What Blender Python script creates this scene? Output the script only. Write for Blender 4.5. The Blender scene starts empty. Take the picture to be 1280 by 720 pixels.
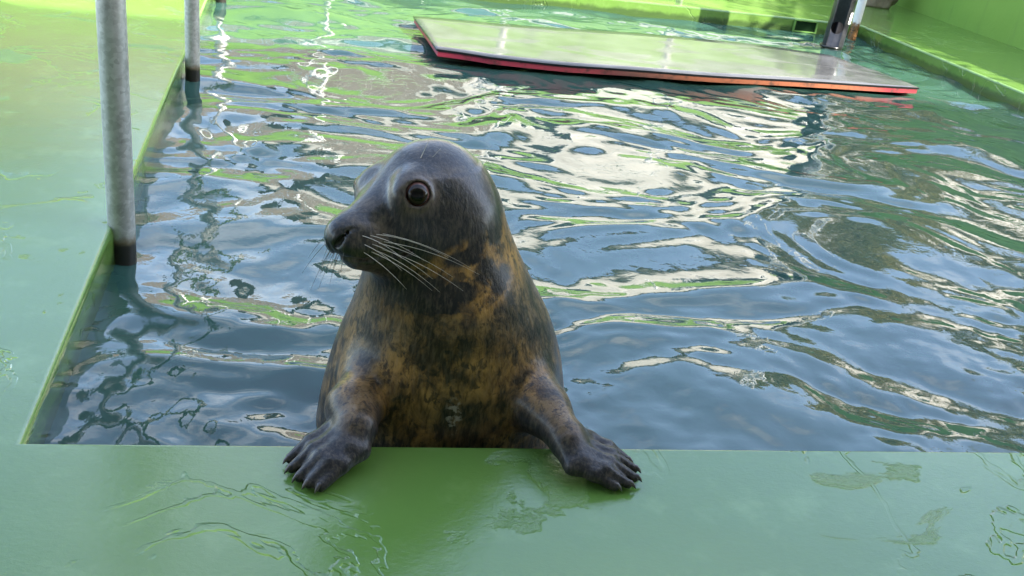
import bpy, bmesh, math, random
import numpy as np
from mathutils import Vector, Matrix

random.seed(7)
rng = np.random.default_rng(7)
R = math.radians
scene = bpy.context.scene
COL = scene.collection

# ------------------------------------------------------------------ camera
FPX, PITCH, ROLL, YAW, CAM_H = 1197.0, R(25.67), R(8.43), R(15.28), 0.90
FW = np.array([math.sin(YAW)*math.cos(PITCH), math.cos(YAW)*math.cos(PITCH), -math.sin(PITCH)])
_r = np.array([math.cos(YAW), -math.sin(YAW), 0.0])
_u = np.cross(_r, FW)
RT = math.cos(ROLL)*_r + math.sin(ROLL)*_u
UP = -math.sin(ROLL)*_r + math.cos(ROLL)*_u
CAM = np.array([0.0, 0.0, CAM_H])

def ray(x, y): return FW + RT*(x-640)/FPX - UP*(y-360)/FPX
def onz(x, y, z):
    d = ray(x, y); return CAM + d*((z-CAM[2])/d[2])
def ony(x, y, yy):
    d = ray(x, y); return CAM + d*((yy-CAM[1])/d[1])
def proj(P):
    d = np.asarray(P) - CAM
    z = d @ FW
    return 640 + FPX*(d @ RT)/z, 360 - FPX*(d @ UP)/z

cam_data = bpy.data.cameras.new('camera')
cam_data.sensor_fit = 'HORIZONTAL'; cam_data.sensor_width = 36.0
cam_data.lens = FPX/1280*36.0
cam_data.clip_start = 0.05; cam_data.clip_end = 2000
cam = bpy.data.objects.new('camera', cam_data); COL.objects.link(cam)
m = Matrix.Identity(4)
for i in range(3):
    m[i][0], m[i][1], m[i][2], m[i][3] = RT[i], UP[i], -FW[i], CAM[i]
cam.matrix_world = m
scene.camera = cam

# ------------------------------------------------------------------ sky, sun, exposure
SUN_AZ, SUN_EL = R(128), R(36)        # azimuth clockwise from +Y
world = bpy.data.worlds.new('World'); scene.world = world
world.use_nodes = True
wn = world.node_tree.nodes; wl = world.node_tree.links
bg = wn['Background']
sky = wn.new('ShaderNodeTexSky'); sky.sky_type = 'NISHITA'; sky.sun_disc = False
sky.sun_elevation = SUN_EL; sky.sun_rotation = SUN_AZ
sky.air_density = 1.0; sky.dust_density = 1.6; sky.ozone_density = 1.0
# broken cloud, the same all over the sky
tc = wn.new('ShaderNodeTexCoord'); sx = wn.new('ShaderNodeSeparateXYZ'); wl.new(tc.outputs['Generated'], sx.inputs[0])
zd = wn.new('ShaderNodeMath'); zd.operation = 'ADD'; wl.new(sx.outputs[2], zd.inputs[0]); zd.inputs[1].default_value = 0.22
dv = wn.new('ShaderNodeVectorMath'); dv.operation = 'DIVIDE'; cb = wn.new('ShaderNodeCombineXYZ')
for i in range(3): wl.new(zd.outputs[0], cb.inputs[i])
wl.new(tc.outputs['Generated'], dv.inputs[0]); wl.new(cb.outputs[0], dv.inputs[1])
cn = wn.new('ShaderNodeTexNoise'); wl.new(dv.outputs[0], cn.inputs['Vector'])
cn.inputs['Scale'].default_value = 2.1; cn.inputs['Detail'].default_value = 9; cn.inputs['Roughness'].default_value = 0.58; cn.inputs['Distortion'].default_value = 0.3
cm = wn.new('ShaderNodeMapRange'); cm.interpolation_type = 'SMOOTHSTEP'; wl.new(cn.outputs['Fac'], cm.inputs[0])
for i, q in enumerate((0.48, 0.80, 0.05, 0.80)): cm.inputs[i+1].default_value = q
cx_ = wn.new('ShaderNodeMix'); cx_.data_type = 'RGBA'; wl.new(cm.outputs[0], cx_.inputs[0]); wl.new(sky.outputs[0], cx_.inputs[6]); cx_.inputs[7].default_value = (4.7, 4.8, 5.0, 1)
wl.new(cx_.outputs[2], bg.inputs[0]); bg.inputs[1].default_value = 0.15
sd = bpy.data.lights.new('sun', 'SUN'); sd.energy = 3.4; sd.angle = R(0.5); sd.color = (1.0, 0.95, 0.86)
sun = bpy.data.objects.new('sun', sd); COL.objects.link(sun)
sdir = Vector((math.sin(SUN_AZ)*math.cos(SUN_EL), math.cos(SUN_AZ)*math.cos(SUN_EL), math.sin(SUN_EL)))
sun.rotation_euler = sdir.to_track_quat('Z', 'Y').to_euler()
sun.location = (6, -8, 9)
vs = scene.view_settings
vs.view_transform = 'Standard'; vs.look = 'None'; vs.gamma = 1.0; vs.use_curve_mapping = False
vs.exposure = 2.65

# ------------------------------------------------------------------ helpers
def tag(o, label=None, cat=None, group=None, kind=None):
    if label: o['label'] = label
    if cat: o['category'] = cat
    if group: o['group'] = group
    if kind: o['kind'] = kind
    return o

def empty(name, loc, label, cat, group=None):
    o = bpy.data.objects.new(name, None); COL.objects.link(o)
    o.location = loc; o.empty_display_size = 0.1
    return tag(o, label, cat, group)

def link_mesh(name, me, mat=None, parent=None, smooth=False):
    o = bpy.data.objects.new(name, me); COL.objects.link(o)
    if mat is not None and len(me.materials) == 0: me.materials.append(mat)
    if smooth: me.polygons.foreach_set('use_smooth', [True]*len(me.polygons))
    if parent is not None:
        o.parent = parent
        o.matrix_parent_inverse = Matrix.Translation(parent.matrix_world.translation if parent.parent else parent.location).inverted()
    return o

def from_bm(name, bm, mat=None, parent=None, smooth=False):
    bmesh.ops.recalc_face_normals(bm, faces=bm.faces)
    me = bpy.data.meshes.new(name); bm.to_mesh(me); bm.free()
    return link_mesh(name, me, mat, parent, smooth)

def bm_box(bm, lo, hi, bevel=0.0, seg=2):
    r = bmesh.ops.create_cube(bm, size=1.0)
    vsx = r['verts']
    for v in vsx:
        v.co = Vector([lo[i] + (v.co[i]+0.5)*(hi[i]-lo[i]) for i in range(3)])
    if bevel:
        es = list({e for v in vsx for e in v.link_edges})
        bmesh.ops.bevel(bm, geom=es, offset=bevel, segments=seg, affect='EDGES', profile=0.5)
    return bm

def box(name, lo, hi, mat, parent=None, bevel=0.004):
    bm = bmesh.new(); bm_box(bm, lo, hi, bevel)
    return from_bm(name, bm, mat, parent)

def tube_rings(bm, pts, rad, n=16, caps=True):
    pts = [Vector(p) for p in pts]
    rings = []
    t0 = (pts[1]-pts[0]).normalized()
    ref = Vector((0, 0, 1)) if abs(t0.z) < 0.9 else Vector((1, 0, 0))
    a = t0.cross(ref).normalized()
    for i, p in enumerate(pts):
        t = (pts[min(i+1, len(pts)-1)] - pts[max(i-1, 0)]).normalized()
        a = (a - t*a.dot(t)).normalized(); b = t.cross(a)
        r = rad[i] if hasattr(rad, '__len__') else rad
        rings.append([bm.verts.new(p + (a*math.cos(2*math.pi*k/n) + b*math.sin(2*math.pi*k/n))*r) for k in range(n)])
    for i in range(len(rings)-1):
        for k in range(n):
            bm.faces.new((rings[i][k], rings[i][(k+1) % n], rings[i+1][(k+1) % n], rings[i+1][k]))
    if caps:
        bm.faces.new(rings[0][::-1]); bm.faces.new(rings[-1])
    return bm

def tube(name, pts, rad, mat, parent=None, n=16):
    bm = bmesh.new(); tube_rings(bm, pts, rad, n)
    o = from_bm(name, bm, mat, parent)
    me = o.data
    me.polygons.foreach_set('use_smooth', [len(p.vertices) == 4 for p in me.polygons])
    return o

class NT:
    """tiny node-graph helper"""
    def __init__(self, name):
        self.m = bpy.data.materials.new(name); self.m.use_nodes = True
        self.t = self.m.node_tree; self.n = self.t.nodes; self.l = self.t.links
        self.b = self.n['Principled BSDF']
        self.co = self.n.new('ShaderNodeTexCoord').outputs['Object']
    def set(self, **kw):
        for k, v in kw.items():
            s = self.b.inputs[k.replace('_', ' ')]
            if hasattr(v, 'is_output'): self.l.new(v, s)
            else: s.default_value = v
        return self
    def inp(self, node, key, v):
        s = node.inputs[key]
        if hasattr(v, 'is_output'): self.l.new(v, s)
        elif v is not None:
            s.default_value = (*v, 1.0) if (hasattr(v, '__len__') and len(v) == 3 and s.type == 'RGBA') else v
    def mapping(self, scale, rot=(0, 0, 0), loc=(0, 0, 0), co=None):
        n = self.n.new('ShaderNodeMapping')
        self.l.new(co or self.co, n.inputs[0])
        n.inputs['Scale'].default_value = scale; n.inputs['Rotation'].default_value = rot; n.inputs['Location'].default_value = loc
        return n.outputs[0]
    def noise(self, scale, detail=4, rough=0.55, dist=0.0, co=None, col=False):
        n = self.n.new('ShaderNodeTexNoise')
        self.l.new(co or self.co, n.inputs['Vector'])
        n.inputs['Scale'].default_value = scale; n.inputs['Detail'].default_value = detail
        n.inputs['Roughness'].default_value = rough; n.inputs['Distortion'].default_value = dist
        return n.outputs['Color' if col else 'Fac']
    def voro(self, scale, co=None, feat='F1', out='Distance'):
        n = self.n.new('ShaderNodeTexVoronoi'); n.feature = feat
        self.l.new(co or self.co, n.inputs['Vector']); n.inputs['Scale'].default_value = scale
        return n.outputs[out]
    def ramp(self, fac, stops, mode='LINEAR'):
        n = self.n.new('ShaderNodeValToRGB'); n.color_ramp.interpolation = mode
        e = n.color_ramp.elements
        while len(e) < len(stops): e.new(0.5)
        for i, (p, c) in enumerate(stops):
            e[i].position = p
            e[i].color = (c, c, c, 1) if not hasattr(c, '__len__') else (*c, 1)
        self.l.new(fac, n.inputs[0]); return n.outputs[0]
    def smooth(self, v, a, b, x=0.0, y=1.0):
        n = self.n.new('ShaderNodeMapRange'); n.interpolation_type = 'SMOOTHSTEP'
        self.l.new(v, n.inputs[0])
        for i, q in enumerate((a, b, x, y)): n.inputs[i+1].default_value = q
        return n.outputs[0]
    def mix(self, f, a, b, mode='MIX'):
        n = self.n.new('ShaderNodeMix'); n.data_type = 'RGBA'; n.blend_type = mode
        self.inp(n, 0, f); self.inp(n, 6, a); self.inp(n, 7, b)
        return n.outputs[2]
    def math(self, op, a, b=None, c=None):
        n = self.n.new('ShaderNodeMath'); n.operation = op
        self.inp(n, 0, a)
        if b is not None: self.inp(n, 1, b)
        if c is not None: self.inp(n, 2, c)
        return n.outputs[0]
    def sep(self, v=None):
        n = self.n.new('ShaderNodeSeparateXYZ'); self.l.new(v or self.co, n.inputs[0]); return n.outputs
    def attr(self, name, out='Fac'):
        n = self.n.new('ShaderNodeAttribute'); n.attribute_name = name; return n.outputs[out]
    def bump(self, h, strength=1.0, dist=0.001, normal=None):
        n = self.n.new('ShaderNodeBump')
        self.l.new(h, n.inputs['Height']); n.inputs['Strength'].default_value = strength
        n.inputs['Distance'].default_value = dist
        if normal is not None: self.l.new(normal, n.inputs['Normal'])
        return n.outputs[0]

# ------------------------------------------------------------------ pool geometry
WATER_Z = -0.09
def front_y(x): return 1.2375 - 0.0333*(x - 0.297)
XL, XR, YF = -0.352, 3.748, 5.92

# ---- materials of the setting
def mat_green(name='green_paint', wet=True):
    k = NT(name)
    big = k.noise(1.3, 3, 0.5)
    mid = k.noise(9, 5, 0.6)
    fine = k.noise(70, 4, 0.6)
    c = k.ramp(big, [(0.3, (0.090, 0.178, 0.032)), (0.7, (0.122, 0.220, 0.045))])
    c = k.mix(k.smooth(mid, 0.50, 0.75), c, (0.140, 0.240, 0.062))
    grime = k.smooth(k.noise(3.1, 6, 0.65), 0.60, 0.78, 0.0, 0.35)
    c = k.mix(grime, c, (0.08, 0.15, 0.04))
    # small dark chips and specks
    sp = k.smooth(k.voro(26), 0.035, 0.015, 0, 0.55)
    sp = k.math('MULTIPLY', sp, k.smooth(k.noise(2.3, 2), 0.52, 0.6))
    c = k.mix(sp, c, (0.05, 0.09, 0.03))
    # scum line on the inner walls just above the water
    zz = k.math('ADD', k.sep()[2], k.math('MULTIPLY_ADD', k.noise(16, 5, 0.65), 0.05, -0.025))
    c = k.mix(k.smooth(zz, -0.040, -0.068, 0.0, 0.8), c, (0.035, 0.060, 0.020))
    # water film lying in sheets: smooth where it stands, dimpled paint where it is thin
    co = k.mapping((1.0, 1.35, 1.0), rot=(0, 0, 0.5), loc=(0.37, 0.21, 0))
    f1 = k.noise(3.2, 9, 0.60, 0.9, co=co)
    sheet = k.smooth(f1, 0.350, 0.385)
    f2 = k.noise(4.2, 4, 0.5, 0.8, co=k.mapping((1, 1, 1), loc=(3.1, 1.7, 0)))
    strands = k.smooth(k.math('ABSOLUTE', k.math('SUBTRACT', f2, 0.5)), 0.022, 0.010)
    strands = k.math('MULTIPLY', strands, k.smooth(k.noise(1.7, 2), 0.47, 0.57))
    film = k.math('MULTIPLY', sheet, k.math('SUBTRACT', 1.0, strands))
    drops = k.smooth(k.voro(34, co=k.mapping((1, 1, 1), loc=(1, 2, 3))), 0.16, 0.10)
    drops = k.math('MULTIPLY', drops, k.smooth(k.noise(4.0, 2), 0.57, 0.62))
    film = k.math('MAXIMUM', film, drops)
    brush = k.noise(85, 5, 0.7, 0.2, co=k.mapping((1.0, 1.5, 1.0), rot=(0, 0, 0.3)))
    nf = k.math('SUBTRACT', 1.0, sheet)
    rel = k.math('MULTIPLY', brush, k.math('MULTIPLY_ADD', nf, 0.75, 0.22))
    nb = k.bump(rel, 0.8, 0.0026)
    nb = k.bump(film, 0.6, 0.0038, nb)
    swell = k.noise(5.5, 2, 0.5)
    nb = k.bump(swell, 0.25, 0.006, nb)
    rough = k.math('MULTIPLY_ADD', nf, 0.16, 0.04)
    k.set(Base_Color=c, Roughness=rough, IOR=1.50, Normal=nb)
    k.b.inputs['Specular IOR Level'].default_value = 0.8
    return k.m

def mat_dry_green():
    k = NT('green_wall_paint')
    c = k.ramp(k.noise(1.1, 4), [(0.3, (0.15, 0.28, 0.045)), (0.7, (0.20, 0.34, 0.07))])
    streak = k.smooth(k.noise(5, 5, 0.6, co=k.mapping((1.5, 1.5, 0.2))), 0.52, 0.75, 0, 0.5)
    c = k.mix(streak, c, (0.09, 0.17, 0.05))
    k.set(Base_Color=c, Roughness=0.45, Normal=k.bump(k.noise(40, 4), 0.3, 0.003))
    return k.m

GREEN = mat_green(); GREEN_WALL = mat_dry_green()

# ---- ground beyond the pool
def mat_ground():
    k = NT('gravel_ground')
    c = k.ramp(k.noise(14, 6, 0.7), [(0.3, (0.13, 0.115, 0.095)), (0.7, (0.24, 0.22, 0.19))])
    k.set(Base_Color=c, Roughness=0.95, Normal=k.bump(k.noise(60, 4), 0.6, 0.01)); return k.m
bm = bmesh.new()
gz = -0.05
O = [(-400, -400), (400, -400), (400, 400), (-400, 400)]
I = [(-2.9, -2.4), (5.2, -2.4), (5.2, 7.4), (-2.9, 7.4)]
vo = [bm.verts.new((x, y, gz)) for x, y in O]; vi = [bm.verts.new((x, y, gz)) for x, y in I]
for i in range(4): bm.faces.new((vo[i], vo[(i+1) % 4], vi[(i+1) % 4], vi[i]))
tag(from_bm('ground', bm, mat_ground()), kind='structure')

# ---- pool surround: one continuous painted ring with rounded inner lip and inner walls
bm = bmesh.new()
outer = [(-3.0, -2.5), (5.3, -2.5), (5.3, 7.5), (-3.0, 7.5)]
inner = [(XL, front_y(XL)), (XR, front_y(XR)), (XR, YF), (XL, YF)]
vo = [bm.verts.new((x, y, 0)) for x, y in outer]; vi = [bm.verts.new((x, y, 0)) for x, y in inner]
vd = [bm.verts.new((x, y, -1.25)) for x, y in inner]; vod = [bm.verts.new((x, y, -0.3)) for x, y in outer]
lip = []
for i in range(4):
    j = (i+1) % 4
    bm.faces.new((vo[i], vo[j], vi[j], vi[i])); bm.faces.new((vi[i], vi[j], vd[j], vd[i]))
    bm.faces.new((vo[i], vo[j], vod[j], vod[i]))
for e in bm.edges:
    if e.verts[0] in vi and e.verts[1] in vi: lip.append(e)
bm.faces.new(vd)
bmesh.ops.bevel(bm, geom=lip, offset=0.012, segments=4, affect='EDGES', profile=0.5)
ps = from_bm('pool_surround', bm, GREEN)
for p in ps.data.polygons: p.use_smooth = p.area < 0.2
tag(ps, kind='structure')

# ---- water
def make_water():
    nx = 640
    x = np.linspace(XL-0.02, XR+0.02, nx)
    t = np.linspace(0, 1, 620)
    yv = 1.10 + (YF+0.02-1.10)*(0.45*t + 0.55*t**2)
    X, Y = np.meshgrid(x, yv, indexing='ij')
    H = np.zeros_like(X)
    # broad swells pushed out by the animal
    r = np.hypot(X-0.35, (Y-0.95))
    H += 0.0105*np.cos(2*np.pi*(r-0.90)/0.80)*np.exp(-((r-0.85)/0.42)**2)
    g = np.random.default_rng(21)
    wx = np.zeros_like(X); wy = np.zeros_like(X)
    for i in range(10):
        lam = g.uniform(0.5, 1.4); th = g.uniform(0, 2*np.pi); ph = g.uniform(0, 6.28); kk = 2*np.pi/lam
        s = np.sin(kk*(X*math.cos(th)+Y*math.sin(th))+ph)
        wx += 0.030*s; wy += 0.030*np.cos(kk*(X*math.cos(th+1)+Y*math.sin(th+1))+ph)
    Xw, Yw = X+wx, Y+wy
    for i in range(64):
        lam = math.exp(g.uniform(math.log(0.08), math.log(0.65)))
        th = g.normal(math.pi/2, 0.50) if g.random() < 0.80 else g.uniform(0, 2*np.pi)
        ph = g.uniform(0, 6.28); kk = 2*np.pi/lam
        slope = 0.0175*(lam/0.35)**0.12
        H += slope/kk*np.sin(kk*(Xw*math.cos(th)+Yw*math.sin(th))+ph)
    # short choppy ripples in patches near the animal and the near wall
    patch = np.exp(-((Y-1.40)/0.60)**2)*(0.72+0.28*np.sin(3.1*X+1.3))
    for i in range(40):
        lam = math.exp(g.uniform(math.log(0.040), math.log(0.20)))
        th = g.uniform(0, 2*np.pi); ph = g.uniform(0, 6.28); kk = 2*np.pi/lam
        H += patch*0.017/kk*np.sin(kk*(X*math.cos(th)+Y*math.sin(th)+0.6*wx)+ph)
    for i in range(30):
        lam = math.exp(g.uniform(math.log(0.06), math.log(0.16)))
        th = g.normal(math.pi/2, 1.0); ph = g.uniform(0, 6.28); kk = 2*np.pi/lam
        H += 0.0058/kk*np.sin(kk*(Xw*math.cos(th)+Yw*math.sin(th))+ph)*(0.6+0.4*np.sin(1.7*X-2.3*Y+i))
    H -= H.mean()
    V = np.stack([X, Y, WATER_Z+H], -1).reshape(-1, 3)
    ny = len(yv)
    i = np.arange(nx-1)[:, None]*ny + np.arange(ny-1)[None, :]
    q = np.stack([i, i+ny, i+ny+1, i+1], -1).reshape(-1, 4)
    me = bpy.data.meshes.new('water')
    me.vertices.add(len(V)); me.vertices.foreach_set('co', V.ravel())
    me.loops.add(q.size); me.loops.foreach_set('vertex_index', q.ravel().astype(np.int32))
    me.polygons.add(len(q)); me.polygons.foreach_set('loop_start', np.arange(0, q.size, 4, dtype=np.int32))
    me.polygons.foreach_set('use_smooth', np.ones(len(q), bool))
    me.update(); me.validate()
    k = NT('pool_water')
    c = k.ramp(k.noise(1.6, 4), [(0.3, (0.022, 0.060, 0.050)), (0.75, (0.034, 0.080, 0.058))])
    nb = k.bump(k.noise(26, 3, 0.5, 0.4), 0.18, 0.004)
    k.set(Base_Color=c, Roughness=0.012, IOR=1.42, Normal=nb)
    k.b.inputs['Specular IOR Level'].default_value = 0.85
    o = link_mesh('water', me, k.m)
    tag(o, kind='structure')
make_water()

# ------------------------------------------------------------------ the seal (signed-distance sculpt -> one skin)
class SDF:
    def __init__(self, lo, hi, h):
        self.lo = np.array(lo, float); self.h = h
        self.n = np.ceil((np.array(hi)-self.lo)/h).astype(int)+1
        self.D = np.full(self.n, 1.0, np.float32)
        self.ax = [self.lo[i]+h*np.arange(self.n[i]) for i in range(3)]
    def win(self, lo, hi):
        s = []
        for i in range(3):
            a = max(0, int((lo[i]-self.lo[i])/self.h)); b = min(self.n[i], int((hi[i]-self.lo[i])/self.h)+2)
            s.append(slice(a, max(b, a)))
        return tuple(s)
    def grid(self, s):
        return (self.ax[0][s[0]][:, None, None].astype(np.float32), self.ax[1][s[1]][None, :, None].astype(np.float32),
                self.ax[2][s[2]][None, None, :].astype(np.float32))
    def join(self, s, d, k):
        o = self.D[s]
        if k <= 0: self.D[s] = np.minimum(o, d); return
        hh = np.clip(0.5+0.5*(o-d)/k, 0, 1)
        self.D[s] = (o*(1-hh)+d*hh - k*hh*(1-hh)).astype(np.float32)
    def cut(self, s, d, k):
        o = self.D[s]
        hh = np.clip(0.5-0.5*(o+d)/k, 0, 1)
        self.D[s] = (o*(1-hh)-d*hh + k*hh*(1-hh)).astype(np.float32)
    def ellipsoid(self, c, axes, r, k, sub=False):
        c = np.asarray(c); R3 = np.asarray(axes); m = max(r)+k+0.012
        s = self.win(c-m, c+m); X, Y, Z = self.grid(s)
        q0 = q1 = 0
        for a in range(3):
            q = (X-c[0])*R3[a][0]+(Y-c[1])*R3[a][1]+(Z-c[2])*R3[a][2]
            q0 = q0+(q/r[a])**2; q1 = q1+(q/(r[a]*r[a]))**2
        q0 = np.sqrt(q0); d = q0*(q0-1)/np.maximum(np.sqrt(q1), 1e-6)
        (self.cut if sub else self.join)(s, d, k)
    def cone(self, a, b, ra, rb, k, sub=False, flat=None):
        a = np.asarray(a, float); b = np.asarray(b, float); m = max(ra, rb)*(flat[1] if flat else 1)+k+0.012
        s = self.win(np.minimum(a, b)-m, np.maximum(a, b)+m); X, Y, Z = self.grid(s)
        ab = b-a; L2 = ab@ab
        px, py, pz = X-a[0], Y-a[1], Z-a[2]
        t = np.clip((px*ab[0]+py*ab[1]+pz*ab[2])/L2, 0, 1)
        dx, dy, dz = px-t*ab[0], py-t*ab[1], pz-t*ab[2]
        if flat:
            n, w = flat      # stretch width: distances along n count fully, others are shrunk
            dn = dx*n[0]+dy*n[1]+dz*n[2]
            d = np.sqrt(dn*dn+np.maximum(dx*dx+dy*dy+dz*dz-dn*dn, 0)/(w*w))-(ra+(rb-ra)*t)
        else:
            d = np.sqrt(dx*dx+dy*dy+dz*dz)-(ra+(rb-ra)*t)
        (self.cut if sub else self.join)(s, d, k)
    def torus(self, c, n, Rr, r, k):
        c = np.asarray(c); m = Rr+r+k+0.01; s = self.win(c-m, c+m); X, Y, Z = self.grid(s)
        px, py, pz = X-c[0], Y-c[1], Z-c[2]
        hn = px*n[0]+py*n[1]+pz*n[2]
        q = np.sqrt(np.maximum(px*px+py*py+pz*pz-hn*hn, 0))-Rr
        self.join(s, np.sqrt(q*q+hn*hn)-r, k)
    def mesh(self):
        D = self.D; s = D < 0
        c8 = [D[i:D.shape[0]-1+i, j:D.shape[1]-1+j, l:D.shape[2]-1+l] for i in (0, 1) for j in (0, 1) for l in (0, 1)]
        cnt = sum((c < 0).astype(np.int8) for c in c8)
        mask = (cnt > 0) & (cnt < 8)
        idx = np.full(mask.shape, -1, np.int64); cells = np.argwhere(mask); idx[mask] = np.arange(len(cells))
        vals = np.stack([c[mask] for c in c8], 1)
        corners = np.array([(i, j, l) for i in (0, 1) for j in (0, 1) for l in (0, 1)], float)
        acc = np.zeros((len(cells), 3)); num = np.zeros(len(cells))
        for a in range(8):
            for b in range(a+1, 8):
                if np.abs(corners[a]-corners[b]).sum() != 1: continue
                va, vb = vals[:, a], vals[:, b]; cr = (va < 0) != (vb < 0)
                t = np.where(cr, va/np.where(cr, va-vb, 1), 0)
                p = corners[a]+t[:, None]*(corners[b]-corners[a])
                acc += p*cr[:, None]; num += cr
        V = self.lo+self.h*(cells+acc/num[:, None])
        Q = []
        for axis in range(3):
            o1, o2 = [(1, 2), (2, 0), (0, 1)][axis]
            sa = [slice(None)]*3; sb = [slice(None)]*3
            sa[axis] = slice(0, -1); sb[axis] = slice(1, None)
            A, B = s[tuple(sa)], s[tuple(sb)]
            for flip, cond in ((0, A & ~B), (1, B & ~A)):
                e = np.argwhere(cond)
                e = e[(e[:, o1] > 0) & (e[:, o2] > 0) & (e[:, o1] < D.shape[o1]-1) & (e[:, o2] < D.shape[o2]-1)]
                d1 = np.zeros(3, int); d1[o1] = 1; d2 = np.zeros(3, int); d2[o2] = 1
                cs = [e-d1-d2, e-d2, e, e-d1]
                q = np.stack([idx[c[:, 0], c[:, 1], c[:, 2]] for c in cs], 1)
                Q.append(q[:, ::-1] if flip else q)
        Q = np.concatenate(Q); Q = Q[(Q >= 0).all(1)]
        return V, Q

# head frame: F towards the nose, S towards the animal's left (camera side), U up
HO = np.array([0.239, 1.42, 0.355])
HF = np.array([-0.8767, -0.4800, 0.0325]); HS = np.array([0.4709, -0.8425, 0.2615]); HU = np.array([-0.0981, 0.2446, 0.9647])
HR = np.stack([HF, HS, HU])
def hp(f, s, u): return HO + HF*f + HS*s + HU*u
EYE = (0.080, 0.0625, 0.014)
EYE_R = 0.0195

def build_seal():
    root = empty('seal', (0.30, 1.45, -0.10), 'dark grey seal with mottled brown chest propped on the green pool edge', 'seal')
    g = SDF((-0.06, 1.02, -0.62), (0.66, 1.74, 0.50), 0.0032)
    # torso: stacked ellipses, (z, centre x, centre y, half width, half depth)
    T = np.array([(-0.62, .34, 1.62, .06, .06), (-0.45, .33, 1.56, .175, .16), (-0.25, .313, 1.485, .236, .205), (-0.10, .305, 1.462, .231, .204), (0.0, .300, 1.452, .214, .192),
                  (0.08, .296, 1.440, .194, .178), (0.15, .290, 1.430, .168, .160), (0.21, .278, 1.424, .143, .142), (0.26, .267, 1.424, .124, .126),
                  (0.31, .256, 1.426, .108, .112), (0.36, .250, 1.428, .085, .090), (0.42, .245, 1.43, .03, .03)])
    s = g.win((-.06, 1.02, -.60), (.66, 1.74, .41)); X, Y, Z = g.grid(s)
    z = Z.ravel().astype(float)
    def pch(col):
        # smooth cubic through the stations
        zz, v = T[:, 0], T[:, col]
        mgr = np.gradient(v, zz)
        i = np.clip(np.searchsorted(zz, z)-1, 0, len(zz)-2); h = zz[i+1]-zz[i]; t = (z-zz[i])/h
        return ((2*t**3-3*t**2+1)*v[i]+(t**3-2*t**2+t)*h*mgr[i]+(-2*t**3+3*t**2)*v[i+1]+(t**3-t**2)*h*mgr[i+1]).astype(np.float32)[None, None, :]
    cx, cy, rx, ry = (pch(c) for c in (1, 2, 3, 4))
    rx = np.maximum(rx, .02); ry = np.maximum(ry, .02)
    d = (np.sqrt(((X-cx)/rx)**2+((Y-cy)/ry)**2)-1)*np.minimum(rx, ry)*0.95
    g.join(s, d, 0.0)
    # head
    E = lambda f, s_, u, r, k, sub=False: g.ellipsoid(hp(f, s_, u), HR, r, k, sub)
    C = lambda a, b, ra, rb, k, sub=False: g.cone(hp(*a), hp(*b), ra, rb, k, sub)
    E(0.000, 0, 0.004, (.086, .079, .084), .045)
    E(-0.018, 0, -0.045, (.068, .077, .080), .05)
    C((.035, 0, -.006), (.142, 0, -.043), .073, .041, .04)
    C((.025, 0, -.052), (.128, 0, -.068), .064, .031, .035)         # lower face and jaw
    for sg in (1, -1):
        E(.050, .044*sg, -.038, (.060, .030, .045), .03)           # cheek
        E(.148, .020*sg, -.055, (.040, .024, .026), .020)          # whisker pad
        E(.064, .040*sg, .032, (.030, .018, .016), .022)           # brow
    E(.172, 0, -.046, (.026, .0235, .021), .018)                    # nose
    E(.160, 0, -.032, (.030, .018, .014), .02)
    C((.090, 0, -.078), (.154, 0, -.083), .024, .011, .016)
    C((.040, 0, -.085), (-.02, 0, -.17), .060, .090, .05)         # throat        # chin
    # mouth line
    for sg in (1, -1):
        pts = [(.186, 0, -.074), (.172, .022*sg, -.077), (.140, .040*sg, -.077), (.105, .054*sg, -.072), (.078, .066*sg, -.064)]
        for a, b in zip(pts[:-1], pts[1:]): C(a, b, .0050, .0046, .005, True)
        # nostril slit
        pts = [(.1925, .0150*sg, -.054), (.188, .0205*sg, -.047), (.180, .0240*sg, -.039), (.172, .0252*sg, -.033)]
        for a, b in zip(pts[:-1], pts[1:]): C(a, b, .0044, .0038, .003, True)
    # philtrum
    C((.198, 0, -.052), (.188, 0, -.074), .0025, .0025, .004, True)
    # eye sockets with a raised rim
    for sg in (1, -1):
        ex = np.array([EYE[0], EYE[1]*sg if sg > 0 else -.0615, EYE[2]])
        out = (HF*.42+HS*.86+HU*.16) if sg > 0 else (HF*.62-HS*.74+HU*.18); out /= np.linalg.norm(out)
        c = hp(*ex)
        g.ellipsoid(c-out*.011, HR, (.038, .021, .030), .025)
        g.torus(c+out*.0092, out, .0184, .0030, .008)
        g.cone(c, c+out*.04, EYE_R*.93, EYE_R*.93, .003, True)
    # front limbs.  image-left = the animal's right
    def arm(shoulder, elbow, wrist, tips, roots, rw, zr, zt, rf):
        sh, el, wr = (np.asarray(p) for p in (shoulder, elbow, wrist))
        g.cone(sh, el, .034, .037, .055)
        g.cone(el, wr, .037, rw, .030)
        claws = []
        mid = []
        for (tx, ty), (qx, qy), zz, zz2 in zip(tips, roots, zr, zt):
            t = onz(tx, ty, zz2); q = onz(qx, qy, zz)
            m_ = q*.5+t*.5; m_[2] = q[2]*.55+t[2]*.45+.004
            w = wr*.6+q*.4
            g.cone(w, q, .024, .0178*rf, .009)
            g.cone(q, m_, .0172*rf, .0140*rf, .0075)
            g.cone(m_, t, .0140*rf, .0085*(.5+.5*rf), .0060)
            claws.append((m_, t)); mid.append(m_)
        for a, b in zip(mid[:-1], mid[1:]): g.cone(a-[0, 0, .002], b-[0, 0, .002], .0095, .0095, .007)
        return claws
    ey = front_y(.2)
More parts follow.
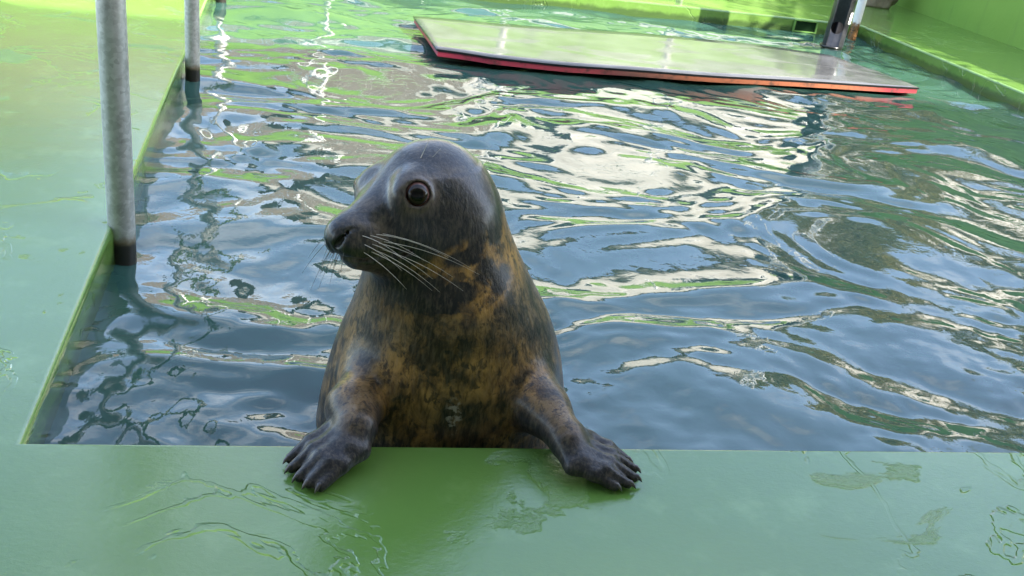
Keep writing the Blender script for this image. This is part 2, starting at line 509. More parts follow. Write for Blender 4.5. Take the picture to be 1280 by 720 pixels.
    clL = arm(ony(455, 482, ey+.10), ony(441, 510, ey+.036), onz(445, 533, .045),
        [(363, 573), (365, 585), (374, 596), (386, 604), (401, 608)],
        [(415, 540), (421, 549), (429, 556), (438, 561), (449, 562)], .034, [.030, .034, .036, .034, .028], [.010, .011, .011, .011, .010], .95)
    ey = front_y(.5)
    clR = arm(ony(660, 482, ey+.10), ony(680, 511, ey+.036), onz(704, 543, .045),
        [(783, 575), (792, 586), (793, 597), (785, 605), (768, 608)],
        [(735, 549), (734, 558), (731, 567), (725, 575), (716, 582)], .031, [.026, .032, .034, .032, .026], [.010, .011, .011, .011, .010], .80)
    V, Q = g.mesh()
    # keep the pads on the paint
    # light relaxing of the skin
    nv = len(V)
    e = np.concatenate([Q[:, [0, 1]], Q[:, [1, 2]], Q[:, [2, 3]], Q[:, [3, 0]]])
    def relax(A, w):
        S = np.zeros_like(A); n = np.zeros(nv)
        np.add.at(S, e[:, 0], A[e[:, 1]]); np.add.at(n, e[:, 0], 1)
        M = S/np.maximum(n, 1).reshape((-1,)+(1,)*(A.ndim-1))
        return A+(M-A)*w
    for i in range(3):
        V = relax(V, .55); V = relax(V, -.50)
    onl = (V[:, 1] < front_y(V[:, 0])-.002)
    V[onl, 2] = np.maximum(V[onl, 2], 0.0012)

    me = bpy.data.meshes.new('seal_body')
    me.vertices.add(nv); me.vertices.foreach_set('co', V.ravel())
    me.loops.add(Q.size); me.loops.foreach_set('vertex_index', Q.ravel().astype(np.int32))
    me.polygons.add(len(Q)); me.polygons.foreach_set('loop_start', np.arange(0, Q.size, 4, dtype=np.int32))
    me.polygons.foreach_set('use_smooth', np.ones(len(Q), bool))
    me.update(); me.validate()
    # --- coat attributes, in the animal's own space
    hl = (V-HO) @ HR.T
    sm = lambda v, a, b: (lambda t: t*t*(3-2*t))(np.clip((v-a)/(b-a), 0, 1))
    # grey head: everything above a tilted collar plane
    head = sm(hl[:, 2]+.55*hl[:, 0]*0+.35*(hl[:, 0]-.0), -.085, -.030)
    px, py = proj(V.T.reshape(3, -1).T) if False else (640+FPX*((V-CAM)@RT)/((V-CAM)@FW), 360-FPX*((V-CAM)@UP)/((V-CAM)@FW))
    front = sm(-(V[:, 1]-1.46), -.02, .08)
    def blob(x, y, a, b, rot=0, soft=.5):
        c, s_ = math.cos(rot), math.sin(rot); dx, dy = px-x, py-y
        u, v = dx*c+dy*s_, -dx*s_+dy*c
        return sm(-np.sqrt((u/a)**2+(v/b)**2), -1-soft, -1+soft*.6)*front
    tan = np.zeros(nv); drk = np.zeros(nv)
    for b in [(575, 345, 40, 26, -.2), (600, 372, 32, 22, -.6), (560, 378, 45, 16, .1), (612, 300, 22, 34, .2), (535, 340, 40, 12, .1), (630, 325, 18, 26, .3), (505, 385, 30, 15, .3), (590, 330, 60, 40, 0),
              ]:
        tan = np.maximum(tan, blob(*b))
    for b in [(560, 470, 60, 50, 0), (640, 470, 40, 40, 0), (500, 480, 30, 45, 0), (610, 520, 60, 30, 0), (540, 525, 50, 30, 0)]: tan = np.maximum(tan, .62*blob(*b))
    for b in [(668, 478, 14, 26, 0), (440, 470, 12, 24, .4)]: tan = np.maximum(tan, .8*blob(*b))
    if 1:
        pass
    for b in [(525, 365, 52, 17, .15), (565, 368, 35, 13, -.2), (607, 340, 13, 17, .2), (545, 384, 34, 10, 0), (598, 300, 10, 26, .1), (618, 285, 9, 20, .1), (495, 350, 30, 16, .4), (580, 322, 20, 9, -.3), (625, 350, 10, 18, .3),
              ]:
        drk = np.maximum(drk, blob(*b, soft=.8))
    for b in [(570, 430, 34, 20, 0), (520, 440, 28, 16, 0), (625, 430, 22, 18, .2)]: drk = np.maximum(drk, .45*blob(*b, soft=.9))
    drk = np.maximum(drk, .6*blob(528, 458, 5, 6))
    flip = np.zeros(nv)
    flip = sm(-(V[:, 2]-.075), -.03, .03)*sm(-(V[:, 1]-1.265), -.015, .02)
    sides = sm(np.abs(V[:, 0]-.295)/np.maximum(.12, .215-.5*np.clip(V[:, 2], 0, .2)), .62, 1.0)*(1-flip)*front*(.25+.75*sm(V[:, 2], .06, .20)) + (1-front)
    muz = sm(hl[:, 0], .09, .15)*sm(hl[:, 2], -.14, -.10)
    nose = sm(hl[:, 0], .170, .186)*sm(hl[:, 2], -.085, -.065)
    eyed = np.minimum(*[np.linalg.norm(hl-np.array([EYE[0], sg*EYE[1], EYE[2]]), axis=1) for sg in (1, -1)])
    orb = sm(-eyed, -.040, -.026)
    rim = sm(-eyed, -.0238, -.0215)
    scar = blob(567, 520, 9, 18, .1, .6)*.8
    armpit = np.maximum(blob(655, 535, 26, 34, 0), blob(478, 535, 22, 40, 0))
    for nm, a in dict(head=head, tan=tan, drk=drk, flip=flip, sides=sides, muz=muz, nose=nose, orb=orb, rim=rim, scar=scar, pit=armpit).items():
        at = me.attributes.new(nm, 'FLOAT', 'POINT'); at.data.foreach_set('value', a.astype(np.float32))
    k = NT('wet_seal_fur')
    A = k.attr
    streak = k.mapping((1.0, 1.0, 0.62))
    n_big = k.noise(9, 4, 0.55, 0.4, co=streak)
    n_mid = k.noise(33, 6, 0.64, 0.6, co=streak)
    n_fine = k.noise(190, 4, 0.65, 0.3, co=k.mapping((1, 1, 0.22)))
    mott = k.math('ADD', k.math('MULTIPLY', n_big, 0.45), k.math('MULTIPLY', n_mid, 0.62))
    base = k.ramp(mott, [(0.45, (0.018, 0.012, 0.007)), (0.505, (0.095, 0.058, 0.027)), (0.560, (0.25, 0.145, 0.053)), (0.64, (0.40, 0.225, 0.078))])
    warm = k.ramp(k.math('ADD', k.math('MULTIPLY', n_big, 0.45), k.math('MULTIPLY', n_mid, 0.6)), [(0.43, (0.050, 0.027, 0.010)), (0.505, (0.26, 0.13, 0.032)), (0.60, (0.54, 0.275, 0.065))])
    c = k.mix(k.math('MULTIPLY', A('tan'), 0.95), base, warm)
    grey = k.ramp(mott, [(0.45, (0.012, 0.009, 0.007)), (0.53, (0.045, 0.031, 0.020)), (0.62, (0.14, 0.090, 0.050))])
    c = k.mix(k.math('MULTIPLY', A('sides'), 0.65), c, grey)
    n_ed = k.noise(55, 6, 0.68, 0.8)
    dk = k.smooth(k.math('ADD', A('drk'), k.math('MULTIPLY_ADD', k.math('ADD', n_mid, n_ed), 1.7, -1.7)), 0.20, 0.85)
    c = k.mix(dk, c, (0.012, 0.009, 0.007))
    spots = k.smooth(k.noise(62, 4, 0.6, 0.5, co=streak), 0.53, 0.62, 0.0, 0.75)
    c = k.mix(spots, c, (0.016, 0.011, 0.007))
    hd = k.ramp(mott, [(0.42, (0.009, 0.009, 0.010)), (0.53, (0.020, 0.018, 0.019)), (0.66, (0.058, 0.046, 0.036))])
    hmask = k.smooth(k.math('ADD', A('head'), k.math('MULTIPLY_ADD', n_mid, 1.1, -0.55)), 0.32, 0.68)
    c = k.mix(hmask, c, hd)
    c = k.mix(k.math('MULTIPLY', A('orb'), k.smooth(n_mid, 0.35, 0.65, 0.45, 0.9)), c, (0.17, 0.12, 0.085))
    c = k.mix(k.math('MULTIPLY', A('muz'), k.smooth(n_mid, 0.40, 0.62, 0.1, 0.75)), c, (0.12, 0.086, 0.056))
    c = k.mix(A('nose'), c, (0.012, 0.011, 0.012))
    fl = k.ramp(n_mid, [(0.35, (0.011, 0.010, 0.012)), (0.65, (0.034, 0.029, 0.028))])
    c = k.mix(A('flip'), c, fl)
    c = k.mix(k.math('MULTIPLY', A('scar'), k.smooth(k.noise(90, 4), 0.50, 0.60)), c, (0.42, 0.36, 0.30))
    c = k.mix(A('rim'), c, (0.050, 0.032, 0.028))
    c = k.mix(k.smooth(n_fine, 0.42, 0.70, 0.0, 0.42), c, k.mix(0.5, c, (0.30, 0.22, 0.14)))
    c = k.mix(k.smooth(n_fine, 0.48, 0.32, 0.0, 0.55), c, (0.010, 0.008, 0.006))
    c = k.mix(0.20, c, (0, 0, 0))
    nb = k.bump(n_fine, 0.55, 0.0020)
    nb = k.bump(k.noise(60, 4, 0.6, 0.5, co=streak), 0.30, 0.0035, nb)
    rough = k.math('ADD', k.math('MULTIPLY_ADD', n_mid, 0.22, 0.24), k.math('MULTIPLY', k.math('SUBTRACT', 1.0, A('head')), 0.06))
    k.set(Base_Color=c, Roughness=rough, IOR=1.45, Normal=nb); k.b.inputs['Specular IOR Level'].default_value = 0.28
    k.l.new(k.math('MULTIPLY_ADD', A('head'), 0.30, 0.30), k.b.inputs['Coat Weight']); k.b.inputs['Coat Roughness'].default_value = 0.20; k.b.inputs['Coat IOR'].default_value = 1.4
    body = link_mesh('body', me, k.m, root)

    # eyes: dark ball with brown iris, black pupil, pink-white rim at the edge
    for sg in (1, -1):
        out = (HF*.42+HS*.86+HU*.16) if sg > 0 else (HF*.62-HS*.74+HU*.18); out /= np.linalg.norm(out)
        look = HF*.50+HS*sg*.82+HU*.05; look /= np.linalg.norm(look)
        c0 = hp(EYE[0], EYE[1]*sg if sg > 0 else -.0615, EYE[2])+out*(.0015 if sg > 0 else .0085)
        bm = bmesh.new(); bmesh.ops.create_uvsphere(bm, u_segments=40, v_segments=24, radius=EYE_R)
        bmesh.ops.rotate(bm, verts=bm.verts, cent=(0, 0, 0), matrix=Vector((0, 0, 1)).rotation_difference(Vector(look)).to_matrix())
        bmesh.ops.translate(bm, verts=bm.verts, vec=Vector(c0))
        ke = NT('seal_eye')
        geo = ke.n.new('ShaderNodeNewGeometry')
        dot = ke.n.new('ShaderNodeVectorMath'); dot.operation = 'DOT_PRODUCT'
        ke.l.new(geo.outputs['Normal'], dot.inputs[0]); dot.inputs[1].default_value = tuple(look)
        cc = ke.ramp(dot.outputs['Value'], [(0.54, (0.13, 0.060, 0.048)), (0.62, (0.060, 0.030, 0.022)), (0.67, (0.014, 0.009, 0.006)), (0.84, (0.026, 0.015, 0.008)), (0.90, (0.004, 0.003, 0.003))])
        ke.set(Base_Color=cc, Roughness=0.04, IOR=1.45); ke.b.inputs['Specular IOR Level'].default_value = 0.30
        from_bm('eye', bm, ke.m, root, True)

    # claws
    kc = NT('claw_horn'); kc.set(Base_Color=kc.ramp(kc.noise(120, 3), [(0.3, (0.035, 0.028, 0.024)), (0.7, (0.10, 0.082, 0.066))]), Roughness=0.35)
    for mset in (clL, clR):
        for a, b in mset:
            d_ = (b-a)/np.linalg.norm(b-a); d_[2] *= .3; d_ /= np.linalg.norm(d_)
            p0 = b-d_*.008+np.array([0, 0, .004]); p1 = b+d_*.004+np.array([0, 0, .0045]); p2 = b+d_*.009+np.array([0, 0, .001]); p3 = b+d_*.013+np.array([0, 0, -.0035])
            tube('claw', [p0, p1, p2, p3], [.0042, .0040, .0027, .0006], kc.m, root, n=8)

    # whiskers
    kw = NT('whisker'); kw.set(Base_Color=(0.62, 0.52, 0.40, 1), Roughness=0.35)
    kd = NT('backlit_whisker'); kd.set(Base_Color=(0.10, 0.075, 0.05, 1), Roughness=0.35)  # darker copy of the whisker colour, with the backlit shade put in
    def whisker(root_l, d_l, length, droop, mat, r0=.0005):
        p0 = hp(*root_l); d_ = HF*d_l[0]+HS*d_l[1]+HU*d_l[2]; d_ /= np.linalg.norm(d_)
        pts = [p0+d_*length*t+np.array([0, 0, -droop*length*t*t]) for t in np.linspace(0, 1, 8)]
        tube('whisker', pts, [r0*(1-.75*t) for t in np.linspace(0, 1, 8)], mat, root, n=5)
    g2 = np.random.default_rng(5)
    for i in range(12):           # camera side, swept back and down
        rr = (i % 4)/3; row = i//4
        rl = (.135+.030*rr, .046-.006*rr, -.040-.012*row)
        whisker(rl, (-.62+.34*rr+g2.normal(0, .06), .80, -.10-.10*row+g2.normal(0, .05)), .085+.05*(1-rr)+g2.uniform(-.01, .02), .22, kw.m)
    for i in range(12):           # far side
        rr = (i % 4)/3; row = i//4
        rl = (.135+.030*rr, -.046+.006*rr, -.040-.012*row)
        whisker(rl, (-.1+.45*rr+g2.normal(0, .1), -.55, -.45-.15*row+g2.normal(0, .05)), .045+g2.uniform(0, .03), .35, kd.m, .0006)
    for i in range(6):            # short ones at the nose
        whisker((.182, g2.uniform(-.018, .02), -.058), (.5, g2.uniform(-.5, .5), -.75), g2.uniform(.02, .04), .3, kd.m, .00055)
    whisker((.060, .038, .052), (-.35, .25, .85), .055, .0, kw.m, .0007)
    whisker((.052, .042, .050), (-.55, .35, .65), .040, .0, kw.m, .0006)
    return root
build_seal()

# ------------------------------------------------------------------ poles, pipes, mat
def mat_galv(name, rust=True):
    k = NT(name)
    sp = k.voro(120, out='Color'); v = k.n.new('ShaderNodeRGBToBW'); k.l.new(sp, v.inputs[0])
    c = k.ramp(v.outputs[0], [(0.2, (0.40, 0.40, 0.36)), (0.8, (0.54, 0.54, 0.50))])
    c = k.mix(k.smooth(k.noise(22, 5, 0.65), 0.50, 0.72, 0, 0.6), c, (0.24, 0.23, 0.20))
    z = k.sep()[2]
    # permanent tide mark: black algae band above the water line with a ragged brown upper margin
    zz = k.math('ADD', z, k.math('MULTIPLY_ADD', k.noise(40, 4), 0.022, -0.011))
    c = k.mix(k.smooth(zz, -0.018, -0.038), c, (0.13, 0.105, 0.055))
    c = k.mix(k.smooth(zz, -0.032, -0.046), c, (0.016, 0.015, 0.011))
    met = k.smooth(zz, -0.038, -0.020, 0.0, 0.55)
    ro = k.math('MULTIPLY_ADD', k.noise(30, 4), 0.25, 0.33)
    k.set(Base_Color=c, Roughness=ro, Metallic=met, Normal=k.bump(k.noise(90, 4), 0.15, 0.001)); return k.m
GALV = mat_galv('galvanised_steel')

rail = empty('handrail', (XL+.015, 2.07, -0.09), 'galvanised steel handrail with posts standing in the water along left ledge', 'handrail')
for (px_, py_), r_ in (((154, 325), .0285), ((241, 102), .0255)):
    p = onz(px_, py_, WATER_Z)
    tube('post', [(p[0], p[1], -0.95), (p[0], p[1], -0.3), (p[0], p[1], .4), (p[0], p[1], .94)], r_, GALV, rail, 32)
tube('post', [(-.318, 5.12, -0.95), (-.318, 5.12, 0), (-.318, 5.12, .94)], .026, GALV, rail, 24)
tube('top_rail', [(-.334, 1.98, .97), (-.33, 2.6, .97), (-.32, 4, .97), (-.318, 5.2, .97)], .026, GALV, rail, 24)

# white pole at the far corner
k = NT('white_painted_pole')
c = k.mix(k.smooth(k.noise(18, 4), 0.55, 0.75, 0, 0.4), (0.74, 0.74, 0.70), (0.45, 0.42, 0.35))
zz = k.math('ADD', k.sep()[2], k.math('MULTIPLY_ADD', k.noise(50, 4), 0.10, -0.05))
c = k.mix(k.smooth(zz, .045, .01), c, (0.22, 0.11, 0.04)); c = k.mix(k.smooth(k.noise(70, 4), .52, .6), c, k.mix(k.smooth(zz, .05, .0), c, (0.03, 0.02, 0.012)))
k.set(Base_Color=c, Roughness=0.4)
p = onz(1064, 50, WATER_Z)
wp = empty('white_pole', (p[0], p[1], -.09), 'slim white painted pole with rusty foot at the far pool corner', 'pole')
tube('shaft', [(p[0], p[1], -0.9), (p[0], p[1], 0), (p[0], p[1], 1), (p[0], p[1], 2.05)], .028, k.m, wp, 24)
bm = bmesh.new(); bmesh.ops.create_uvsphere(bm, u_segments=16, v_segments=8, radius=.031); bmesh.ops.translate(bm, verts=bm.verts, vec=(p[0], p[1], 2.05))
from_bm('cap', bm, k.m, wp, True)

# black standpipe with a drilled hole and a white patch
def standpipe():
    p = onz(1037, 61, WATER_Z); Rp = .064
    root = empty('standpipe', (p[0], p[1], -.09), 'wide black plastic standpipe with round hole and white patch rising behind the mat', 'pipe')
    top = 1.05
    lean = np.array([.03, .0, 0])
    k = NT('black_plastic_pipe')
    c = k.ramp(k.noise(14, 5, .65), [(.35, (.014, .014, .016)), (.7, (.05, .05, .055))])
    c = k.mix(k.smooth(k.sep()[2], -.055, -.075), c, (.012, .012, .009))
    k.set(Base_Color=c, Roughness=.28, Normal=k.bump(k.noise(40, 3), .1, .002))
    def cyl(r, a, b, n=48):
        bm = bmesh.new(); tube_rings(bm, [a, b], r, n); bmesh.ops.recalc_face_normals(bm, faces=bm.faces)
        me = bpy.data.meshes.new('tmp'); bm.to_mesh(me); bm.free(); o = bpy.data.objects.new('tmp', me); COL.objects.link(o); return o
    A = cyl(Rp, (p[0], p[1], -.8), (p[0]+.03, p[1], top)); B = cyl(Rp-.006, (p[0], p[1], -.75), (p[0]+.0305, p[1], top+.05))
    hc = ony(1042.5, 35, p[1]-Rp); tocam = np.array([CAM[0]-hc[0], CAM[1]-hc[1], 0]); tocam /= np.linalg.norm(tocam)
    axis = np.array([p[0]+.003, p[1], hc[2]])
    Cc = cyl(.037, axis+np.array([0.0, -1, 0])*.02+0*tocam, np.array([hc[0], hc[1], hc[2]])+np.array([(hc[0]-axis[0]), -.1, 0]), 32)
    for t in (B, Cc):
        md = A.modifiers.new('b', 'BOOLEAN'); md.operation = 'DIFFERENCE'; md.object = t; md.solver = 'EXACT'
    dg = bpy.context.evaluated_depsgraph_get()
    me = bpy.data.meshes.new_from_object(A.evaluated_get(dg))
    for t in (A, B, Cc): bpy.data.objects.remove(t)
    me.materials.clear(); me.materials.append(k.m)
    o = link_mesh('pipe_wall', me, k.m, root)
    for f in me.polygons: f.use_smooth = abs(f.normal.z) < .5 and f.area > 1e-4
    # coupling ring near the waterline
    tube('collar', [(p[0], p[1], -.078), (p[0], p[1], -.066)], Rp+.003, k.m, root, 48)
    # white patch following the pipe's curve
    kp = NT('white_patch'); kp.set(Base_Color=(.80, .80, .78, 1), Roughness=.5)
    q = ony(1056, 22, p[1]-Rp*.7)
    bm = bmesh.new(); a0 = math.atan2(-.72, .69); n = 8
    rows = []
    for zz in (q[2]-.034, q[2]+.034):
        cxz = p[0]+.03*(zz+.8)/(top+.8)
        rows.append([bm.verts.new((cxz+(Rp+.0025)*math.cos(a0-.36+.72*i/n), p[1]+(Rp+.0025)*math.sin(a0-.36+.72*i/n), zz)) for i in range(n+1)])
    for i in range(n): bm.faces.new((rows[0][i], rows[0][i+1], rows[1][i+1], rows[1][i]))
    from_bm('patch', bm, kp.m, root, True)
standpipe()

# floating mat
def floating_mat():
    near = [(545, 70), (611, 79), (712, 88), (840, 95), (936, 101), (1056, 108), (1148, 113)]
    far = [(516, 26), (620, 34), (731, 41), (840, 48), (931, 55), (1040, 67), (1100, 84)]
    zt = [-.035, -.04, -.045, -.05, -.048, -.050, -.052]
    ztf = [-.04, -.045, -.05, -.055, -.06, -.075, -.088]
    nI, nJ = 60, 12
    t = np.linspace(0, 1, len(near)); ti = np.linspace(0, 1, nI)
    N = np.array([onz(a, b, -.06) for a, b in near]); Fp = np.array([onz(a, b, -.06) for a, b in far])
    N[:, 2] = zt; Fp[:, 2] = ztf
    def ip(A): return np.stack([np.interp(ti, t, A[:, c]) for c in range(3)], 1)
    N, Fp = ip(N), ip(Fp)
    def layer(name, off, th, mat, inset, parent):
        bm = bmesh.new(); top = []; bot = []
        for i in range(nI):
            rt, rb = [], []
            for j in range(nJ):
                s_ = j/(nJ-1); p_ = N[i]*(1-s_)+Fp[i]*s_
                c = (N[nI//2]+Fp[nI//2])/2
                p_ = p_+(c-p_)*np.array([inset, inset, 0])
                z = p_[2]+.0015*math.sin(i*.31)+.002*math.sin(i*.12+j*.4)+.006-off
                rt.append(bm.verts.new((p_[0], p_[1], z))); rb.append(bm.verts.new((p_[0], p_[1], z-th)))
            top.append(rt); bot.append(rb)
        for i in range(nI-1):
            for j in range(nJ-1):
                bm.faces.new((top[i][j], top[i+1][j], top[i+1][j+1], top[i][j+1])); bm.faces.new((bot[i][j], bot[i][j+1], bot[i+1][j+1], bot[i+1][j]))
        for i in range(nI-1):
            for j in (0, nJ-1): bm.faces.new((top[i][j], bot[i][j], bot[i+1][j], top[i+1][j]))
        for j in range(nJ-1):
            for i in (0, nI-1): bm.faces.new((top[i][j], top[i][j+1], bot[i][j+1], bot[i][j]))
        o = from_bm(name, bm, mat, parent)
        for f in o.data.polygons: f.use_smooth = abs(f.normal.z) > .6
        return o
    c = (N[nI//2]+Fp[nI//2])/2
    root = empty('floating_mat', tuple(c), 'long thin dark foam mat with red and orange edge floating on the water', 'mat')
    k = NT('wet_black_foam')
    cc = k.ramp(k.noise(7, 5), [(.3, (.06, .06, .06)), (.7, (.115, .115, .112))])
    pud = k.smooth(k.noise(2.2, 3, .5, .6, co=k.mapping((1, 2.0, 1))), .42, .52)
    ro = k.math('MULTIPLY_ADD', pud, -.14, .26)
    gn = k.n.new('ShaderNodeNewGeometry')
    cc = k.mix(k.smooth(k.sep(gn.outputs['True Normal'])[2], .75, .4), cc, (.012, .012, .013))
    k.set(Base_Color=cc, Roughness=ro, IOR=1.45, Normal=k.bump(k.noise(9, 3), .2, .006))
    layer('top_sheet', 0, .009, k.m, 0.0, root)
    k = NT('orange_foam_edge')
    x = k.sep()[0]
    wv = k.math('ADD', x, k.math('MULTIPLY', k.noise(5, 3), .3))
    c = k.ramp(k.smooth(wv, c_lo := .9, 3.4), [(.0, (.40, .04, .07)), (.12, (.36, .05, .06)), (.24, (.16, .065, .05)), (.45, (.26, .085, .04)), (.90, (.28, .09, .04)), (.97, (.24, .02, .03))])
    c = k.mix(k.smooth(k.noise(14, 5, .65), .5, .66, 0, .8), c, (.05, .03, .022))
    k.set(Base_Color=c, Roughness=.45)
    layer('edge_layer', .009, .023, k.m, 0.005, root)
floating_mat()

# overflow opening in the far wall
p0 = onz(994, 25, 0); xo0 = 3.27; xo1 = 3.42
k = NT('opening_shade_colour'); k.set(Base_Color=(.008, .026, .008, 1), Roughness=.9)
k.b.inputs['Specular IOR Level'].default_value = 0.1
ov = empty('overflow_inlet', (3.35, YF, -.08), 'square dark green overflow opening in the far pool wall', 'inlet')
box('shade_panel', (xo0, YF-.006, -.078), (xo1, YF+.001, -.016), k.m, ov, .001)  # flat dark panel, no hole cut: the opening's inner shade is its colour
kf = NT('inlet_frame'); kf.set(Base_Color=(.10, .22, .04, 1), Roughness=.8)
for lo, hi in (((xo0-.012, YF-.014, -.016), (xo1+.012, YF+.001, -.008)), ((xo0-.012, YF-.014, -.086), (xo1+.012, YF+.001, -.078)), ((xo0-.012, YF-.014, -.078), (xo0, YF+.001, -.016)), ((xo1, YF-.014, -.078), (xo1+.012, YF+.001, -.016))):
    box('frame_bar', lo, hi, kf.m, ov, .001)

# brown stone on the right ledge
def stone(name, c, r, seed, mat):
    g = np.random.default_rng(seed)
    bm = bmesh.new(); bmesh.ops.create_icosphere(bm, subdivisions=4, radius=1)
    ks = g.normal(0, 2.2, (14, 3)); ph = g.uniform(0, 6.28, 14)
    for v in bm.verts:
        q = np.array(v.co); d = 1+.045*sum(math.sin(ks[i] @ q+ph[i]) for i in range(14))
        q = np.sign(q)*np.abs(q)**.72*d
        v.co = Vector((c[0]+q[0]*r[0], c[1]+q[1]*r[1], max(c[2]+q[2]*r[2], .001)))
    return from_bm(name, bm, mat, None, True)
k = NT('brown_stone'); k.set(Base_Color=k.ramp(k.noise(12, 6, .65), [(.3, (.13, .095, .06)), (.7, (.34, .27, .19))]), Roughness=.85, Normal=k.bump(k.noise(25, 5), .6, .02))
p = onz(1107, 12, 0)
tag(stone('stone', (p[0], p[1]+.12, .10), (.15, .11, .13), 3, k.m), 'rough brown stone lying on the green ledge behind white pole', 'stone')

# ------------------------------------------------------------------ what stands round the pool (seen in the water)
w = empty('pool_wall', (1.2, 7.3, 0), 'low green painted wall behind the far ledge', 'wall')
box('wall_body', (-3.0, 7.25, -.02), (4.70, 7.45, .72), GREEN_WALL, w, .01)
box('coping', (-3.02, 7.22, .72), (4.70, 7.48, .77), GREEN_WALL, w, .01)
w = empty('side_wall', (4.9, 4.0, 0), 'green painted wall running along the right ledge', 'wall')
box('wall_body', (4.78, -.5, -.02), (4.98, 7.5, .75), GREEN_WALL, w, .01)
box('coping', (4.75, -.53, .75), (5.01, 7.53, .80), GREEN_WALL, w, .01)

k = NT('white_rail_paint'); k.set(Base_Color=k.ramp(k.noise(20, 4), [(.3, (.62, .60, .55)), (.7, (.78, .77, .73))]), Roughness=.4)
fr = empty('guard_rail', (2, 6.45, 0), 'white tubular guard rail on the far ledge', 'railing')
for x in (.25, 1.45, 2.65, 3.85): tube('post', [(x, 6.45, 0.001), (x, 6.45, .5), (x, 6.45, 1.02)], .024, k.m, fr, 16)
for z in (.52, 1.04): tube('rail', [(-.4, 6.45, z), (1, 6.45, z), (3, 6.45, z), (4.6, 6.45, z)], .02, k.m, fr, 16)

k = NT('weathered_board'); oi = k.n.new('ShaderNodeObjectInfo')
c = k.ramp(k.noise(6, 5, .6, .5, co=k.mapping((6, 6, .5))), [(.3, (.15, .11, .082)), (.7, (.31, .25, .20))])
c = k.mix(k.math('MULTIPLY', oi.outputs['Random'], .5), c, (.30, .26, .22)); k.set(Base_Color=c, Roughness=.8)
fe = empty('timber_fence', (0, 9.0, -.05), 'weathered brown timber board fence beyond the low green wall', 'fence')
bm = bmesh.new(); bm_box(bm, (-.072, -.012, 0), (.072, .012, 2.1), .004, 1)
b0 = from_bm('board', bm, k.m, fe); b0.matrix_parent_inverse = Matrix.Identity(4)
for i in range(44):
    b = b0 if i == 0 else b0.copy()
    if i: COL.objects.link(b)
    b.location = (-5.0+.155*i, random.uniform(-.004, .004), random.uniform(-.01, .02)); 
box('fence_rail', (-5.1, 9.02, .35), (1.8, 9.07, .44), k.m, fe); box('fence_rail', (-5.1, 9.02, 1.35), (1.8, 9.07, 1.44), k.m, fe)

# pale building beyond the fence
k = NT('cream_render'); k.set(Base_Color=k.ramp(k.noise(2, 5), [(.3, (.62, .58, .50)), (.7, (.76, .73, .66))]), Roughness=.85)
kr = NT('brown_roof_tiles'); kr.set(Base_Color=kr.ramp(kr.noise(5, 5), [(.3, (.20, .12, .085)), (.7, (.33, .22, .16))]), Roughness=.8)
kg = NT('window_glass'); kg.set(Base_Color=(.03, .035, .04, 1), Roughness=.05)
kwf = NT('window_frame_paint'); kwf.set(Base_Color=(.75, .75, .73, 1), Roughness=.4)
h = empty('bungalow', (6.5, 13, -.05), 'low cream rendered building with brown tiled roof beyond the fence', 'building')
box('wall', (0.4, 10.6, -.06), (12.0, 16, 3.7), k.m, h, .01)
bm = bmesh.new()
rv = [bm.verts.new(q) for q in ((.1, 10.2, 3.7), (12.3, 10.2, 3.7), (12.3, 16.4, 3.7), (.1, 16.4, 3.7), (.1, 13.3, 4.9), (12.3, 13.3, 4.9))]
for f in ((0, 1, 5, 4), (2, 3, 4, 5), (0, 4, 3), (1, 2, 5), (0, 3, 2, 1)): bm.faces.new([rv[i] for i in f])
from_bm('roof', bm, kr.m, h)
for x in (2.3, 4.7, 7.1, 9.5):
    wo = box('window', (x, 10.54, 1.2), (x+1.0, 10.61, 2.3), kwf.m, h, .004)
    box('pane', (x+.06, 10.52, 1.26), (x+.94, 10.545, 2.24), kg.m, wo, .001)

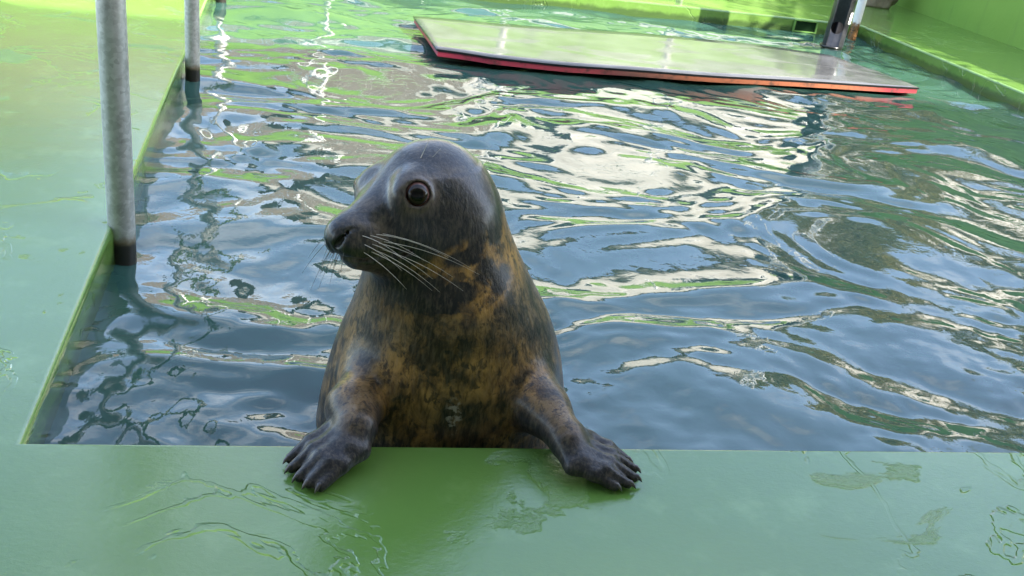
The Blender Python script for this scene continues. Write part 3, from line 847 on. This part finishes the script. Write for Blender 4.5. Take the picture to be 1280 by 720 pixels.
# trees
def leaf_mat(name, a, b):
    k = NT(name); k.set(Base_Color=k.ramp(k.noise(1.5, 3), [(.3, a), (.7, b)]), Roughness=.6)
    tr = k.n.new('ShaderNodeBsdfTranslucent'); k.l.new(k.b.inputs['Base Color'].links[0].from_socket, tr.inputs[0])
    mx = k.n.new('ShaderNodeMixShader'); mx.inputs[0].default_value = 0.45
    k.l.new(k.b.outputs[0], mx.inputs[1]); k.l.new(tr.outputs[0], mx.inputs[2]); k.l.new(mx.outputs[0], k.n['Material Output'].inputs[0])
    return k.m
KB = NT('bark'); KB.set(Base_Color=KB.ramp(KB.noise(8, 5, .6, co=KB.mapping((3, 3, .6))), [(.3, (.05, .04, .03)), (.7, (.13, .10, .08))]), Roughness=.9)
def tree(loc, hgt, spread, mat, label, seed):
    g = np.random.default_rng(seed)
    root = empty('tree', loc, label, 'tree', None)
    bm = bmesh.new(); L = np.array(loc)
    tube_rings(bm, [L+[0, 0, -.02], L+[.05, 0, hgt*.25], L+[.0, .05, hgt*.5], L+[.06, 0, hgt*.8]], [.11, .085, .06, .02], 10)
    ends = []
    for i in range(9):
        a = g.uniform(0, 6.28); z0 = hgt*g.uniform(.25, .6); e = L+np.array([math.cos(a)*spread*.7, math.sin(a)*spread*.7, z0+hgt*g.uniform(.15, .35)])
        tube_rings(bm, [L+[0, 0, z0], (L+[0, 0, z0])*.5+e*.5+[0, 0, .1], e], [.04, .028, .01], 7); ends.append(e)
    from_bm('trunk', bm, KB.m, root, True)
    cl = ends+[L+np.array([g.normal(0, spread*.45), g.normal(0, spread*.45), hgt*g.uniform(.42, 1.0)]) for _ in range(34)]
    P = np.concatenate([c+g.normal(0, spread*.17, (95, 3)) for c in cl])
    n = len(P); d1 = g.normal(size=(n, 3)); d1 /= np.linalg.norm(d1, axis=1)[:, None]
    d2 = np.cross(d1, g.normal(size=(n, 3))); d2 /= np.linalg.norm(d2, axis=1)[:, None]
    s = g.uniform(.045, .085, (n, 1))
    V = np.stack([P-d1*s, P+d2*s*.45, P+d1*s, P-d2*s*.45], 1).reshape(-1, 3)
    me = bpy.data.meshes.new('crown'); me.from_pydata(V.tolist(), [], np.arange(len(V)).reshape(-1, 4).tolist()); me.update()
    link_mesh('crown', me, mat, root)
OLV = leaf_mat('olive_leaves', (.17, .17, .05), (.34, .29, .09)); DKG = leaf_mat('dark_leaves', (.03, .055, .018), (.07, .11, .03))
tree((6.2, 8.3, -.05), 2.9, 1.0, OLV, 'yellowish olive tree behind the green side wall', 2)
tree((8.2, 7.2, -.05), 3.4, 1.15, OLV, 'taller yellowish olive tree further along the side wall', 4)
tree((6.7, 4.3, -.05), 3.0, 1.25, OLV, 'broad yellowish olive tree added to shade the right ledge', 9)  # extra tree, added beyond the wall to throw shade on the right ledge
tree((-3.2, 12.5, -.05), 4.4, 1.5, DKG, 'dark green broad tree standing behind the timber fence', 6)

# building behind the viewer, whose shade covers the near half of the pool
kb = NT('grey_render'); kb.set(Base_Color=kb.ramp(kb.noise(2, 4), [(.3, (.30, .29, .27)), (.7, (.42, .41, .38))]), Roughness=.9)
h = empty('visitor_building', (0, -5, -.05), 'tall grey rendered building on the near side shading the pool', 'building')
box('wall', (-8, -8.0, -.06), (17.0, -2.6, 7.7), kb.m, h, .01)
box('parapet', (-8.1, -8.1, 7.7), (17.1, -2.5, 7.9), kwf.m, h, .01)
box('added_shade_canopy', (-8.0, -2.499, 2.75), (11.0, 0.75, 2.90), kwf.m, h, .01)  # unseen canopy and posts, added to cut overhead sky on ledge and seal
for x in (-4.0, -1.6, 2.6, 6.5): tube('added_canopy_post', [(x, .55, 0.001), (x, .55, 1.4), (x, .55, 2.76)], .045, kwf.m, h, 16)
box('door', (1.0, -2.6, 0.0), (2.0, -2.55, 2.05), kwf.m, h, .004)
for x in (-4.5, -1.8, 3.5, 6.2):
    wo = box('window', (x, -2.62, 1.0), (x+1.2, -2.55, 2.2), kwf.m, h, .004)
    box('pane', (x+.06, -2.56, 1.06), (x+1.14, -2.54, 2.14), kg.m, wo, .001)
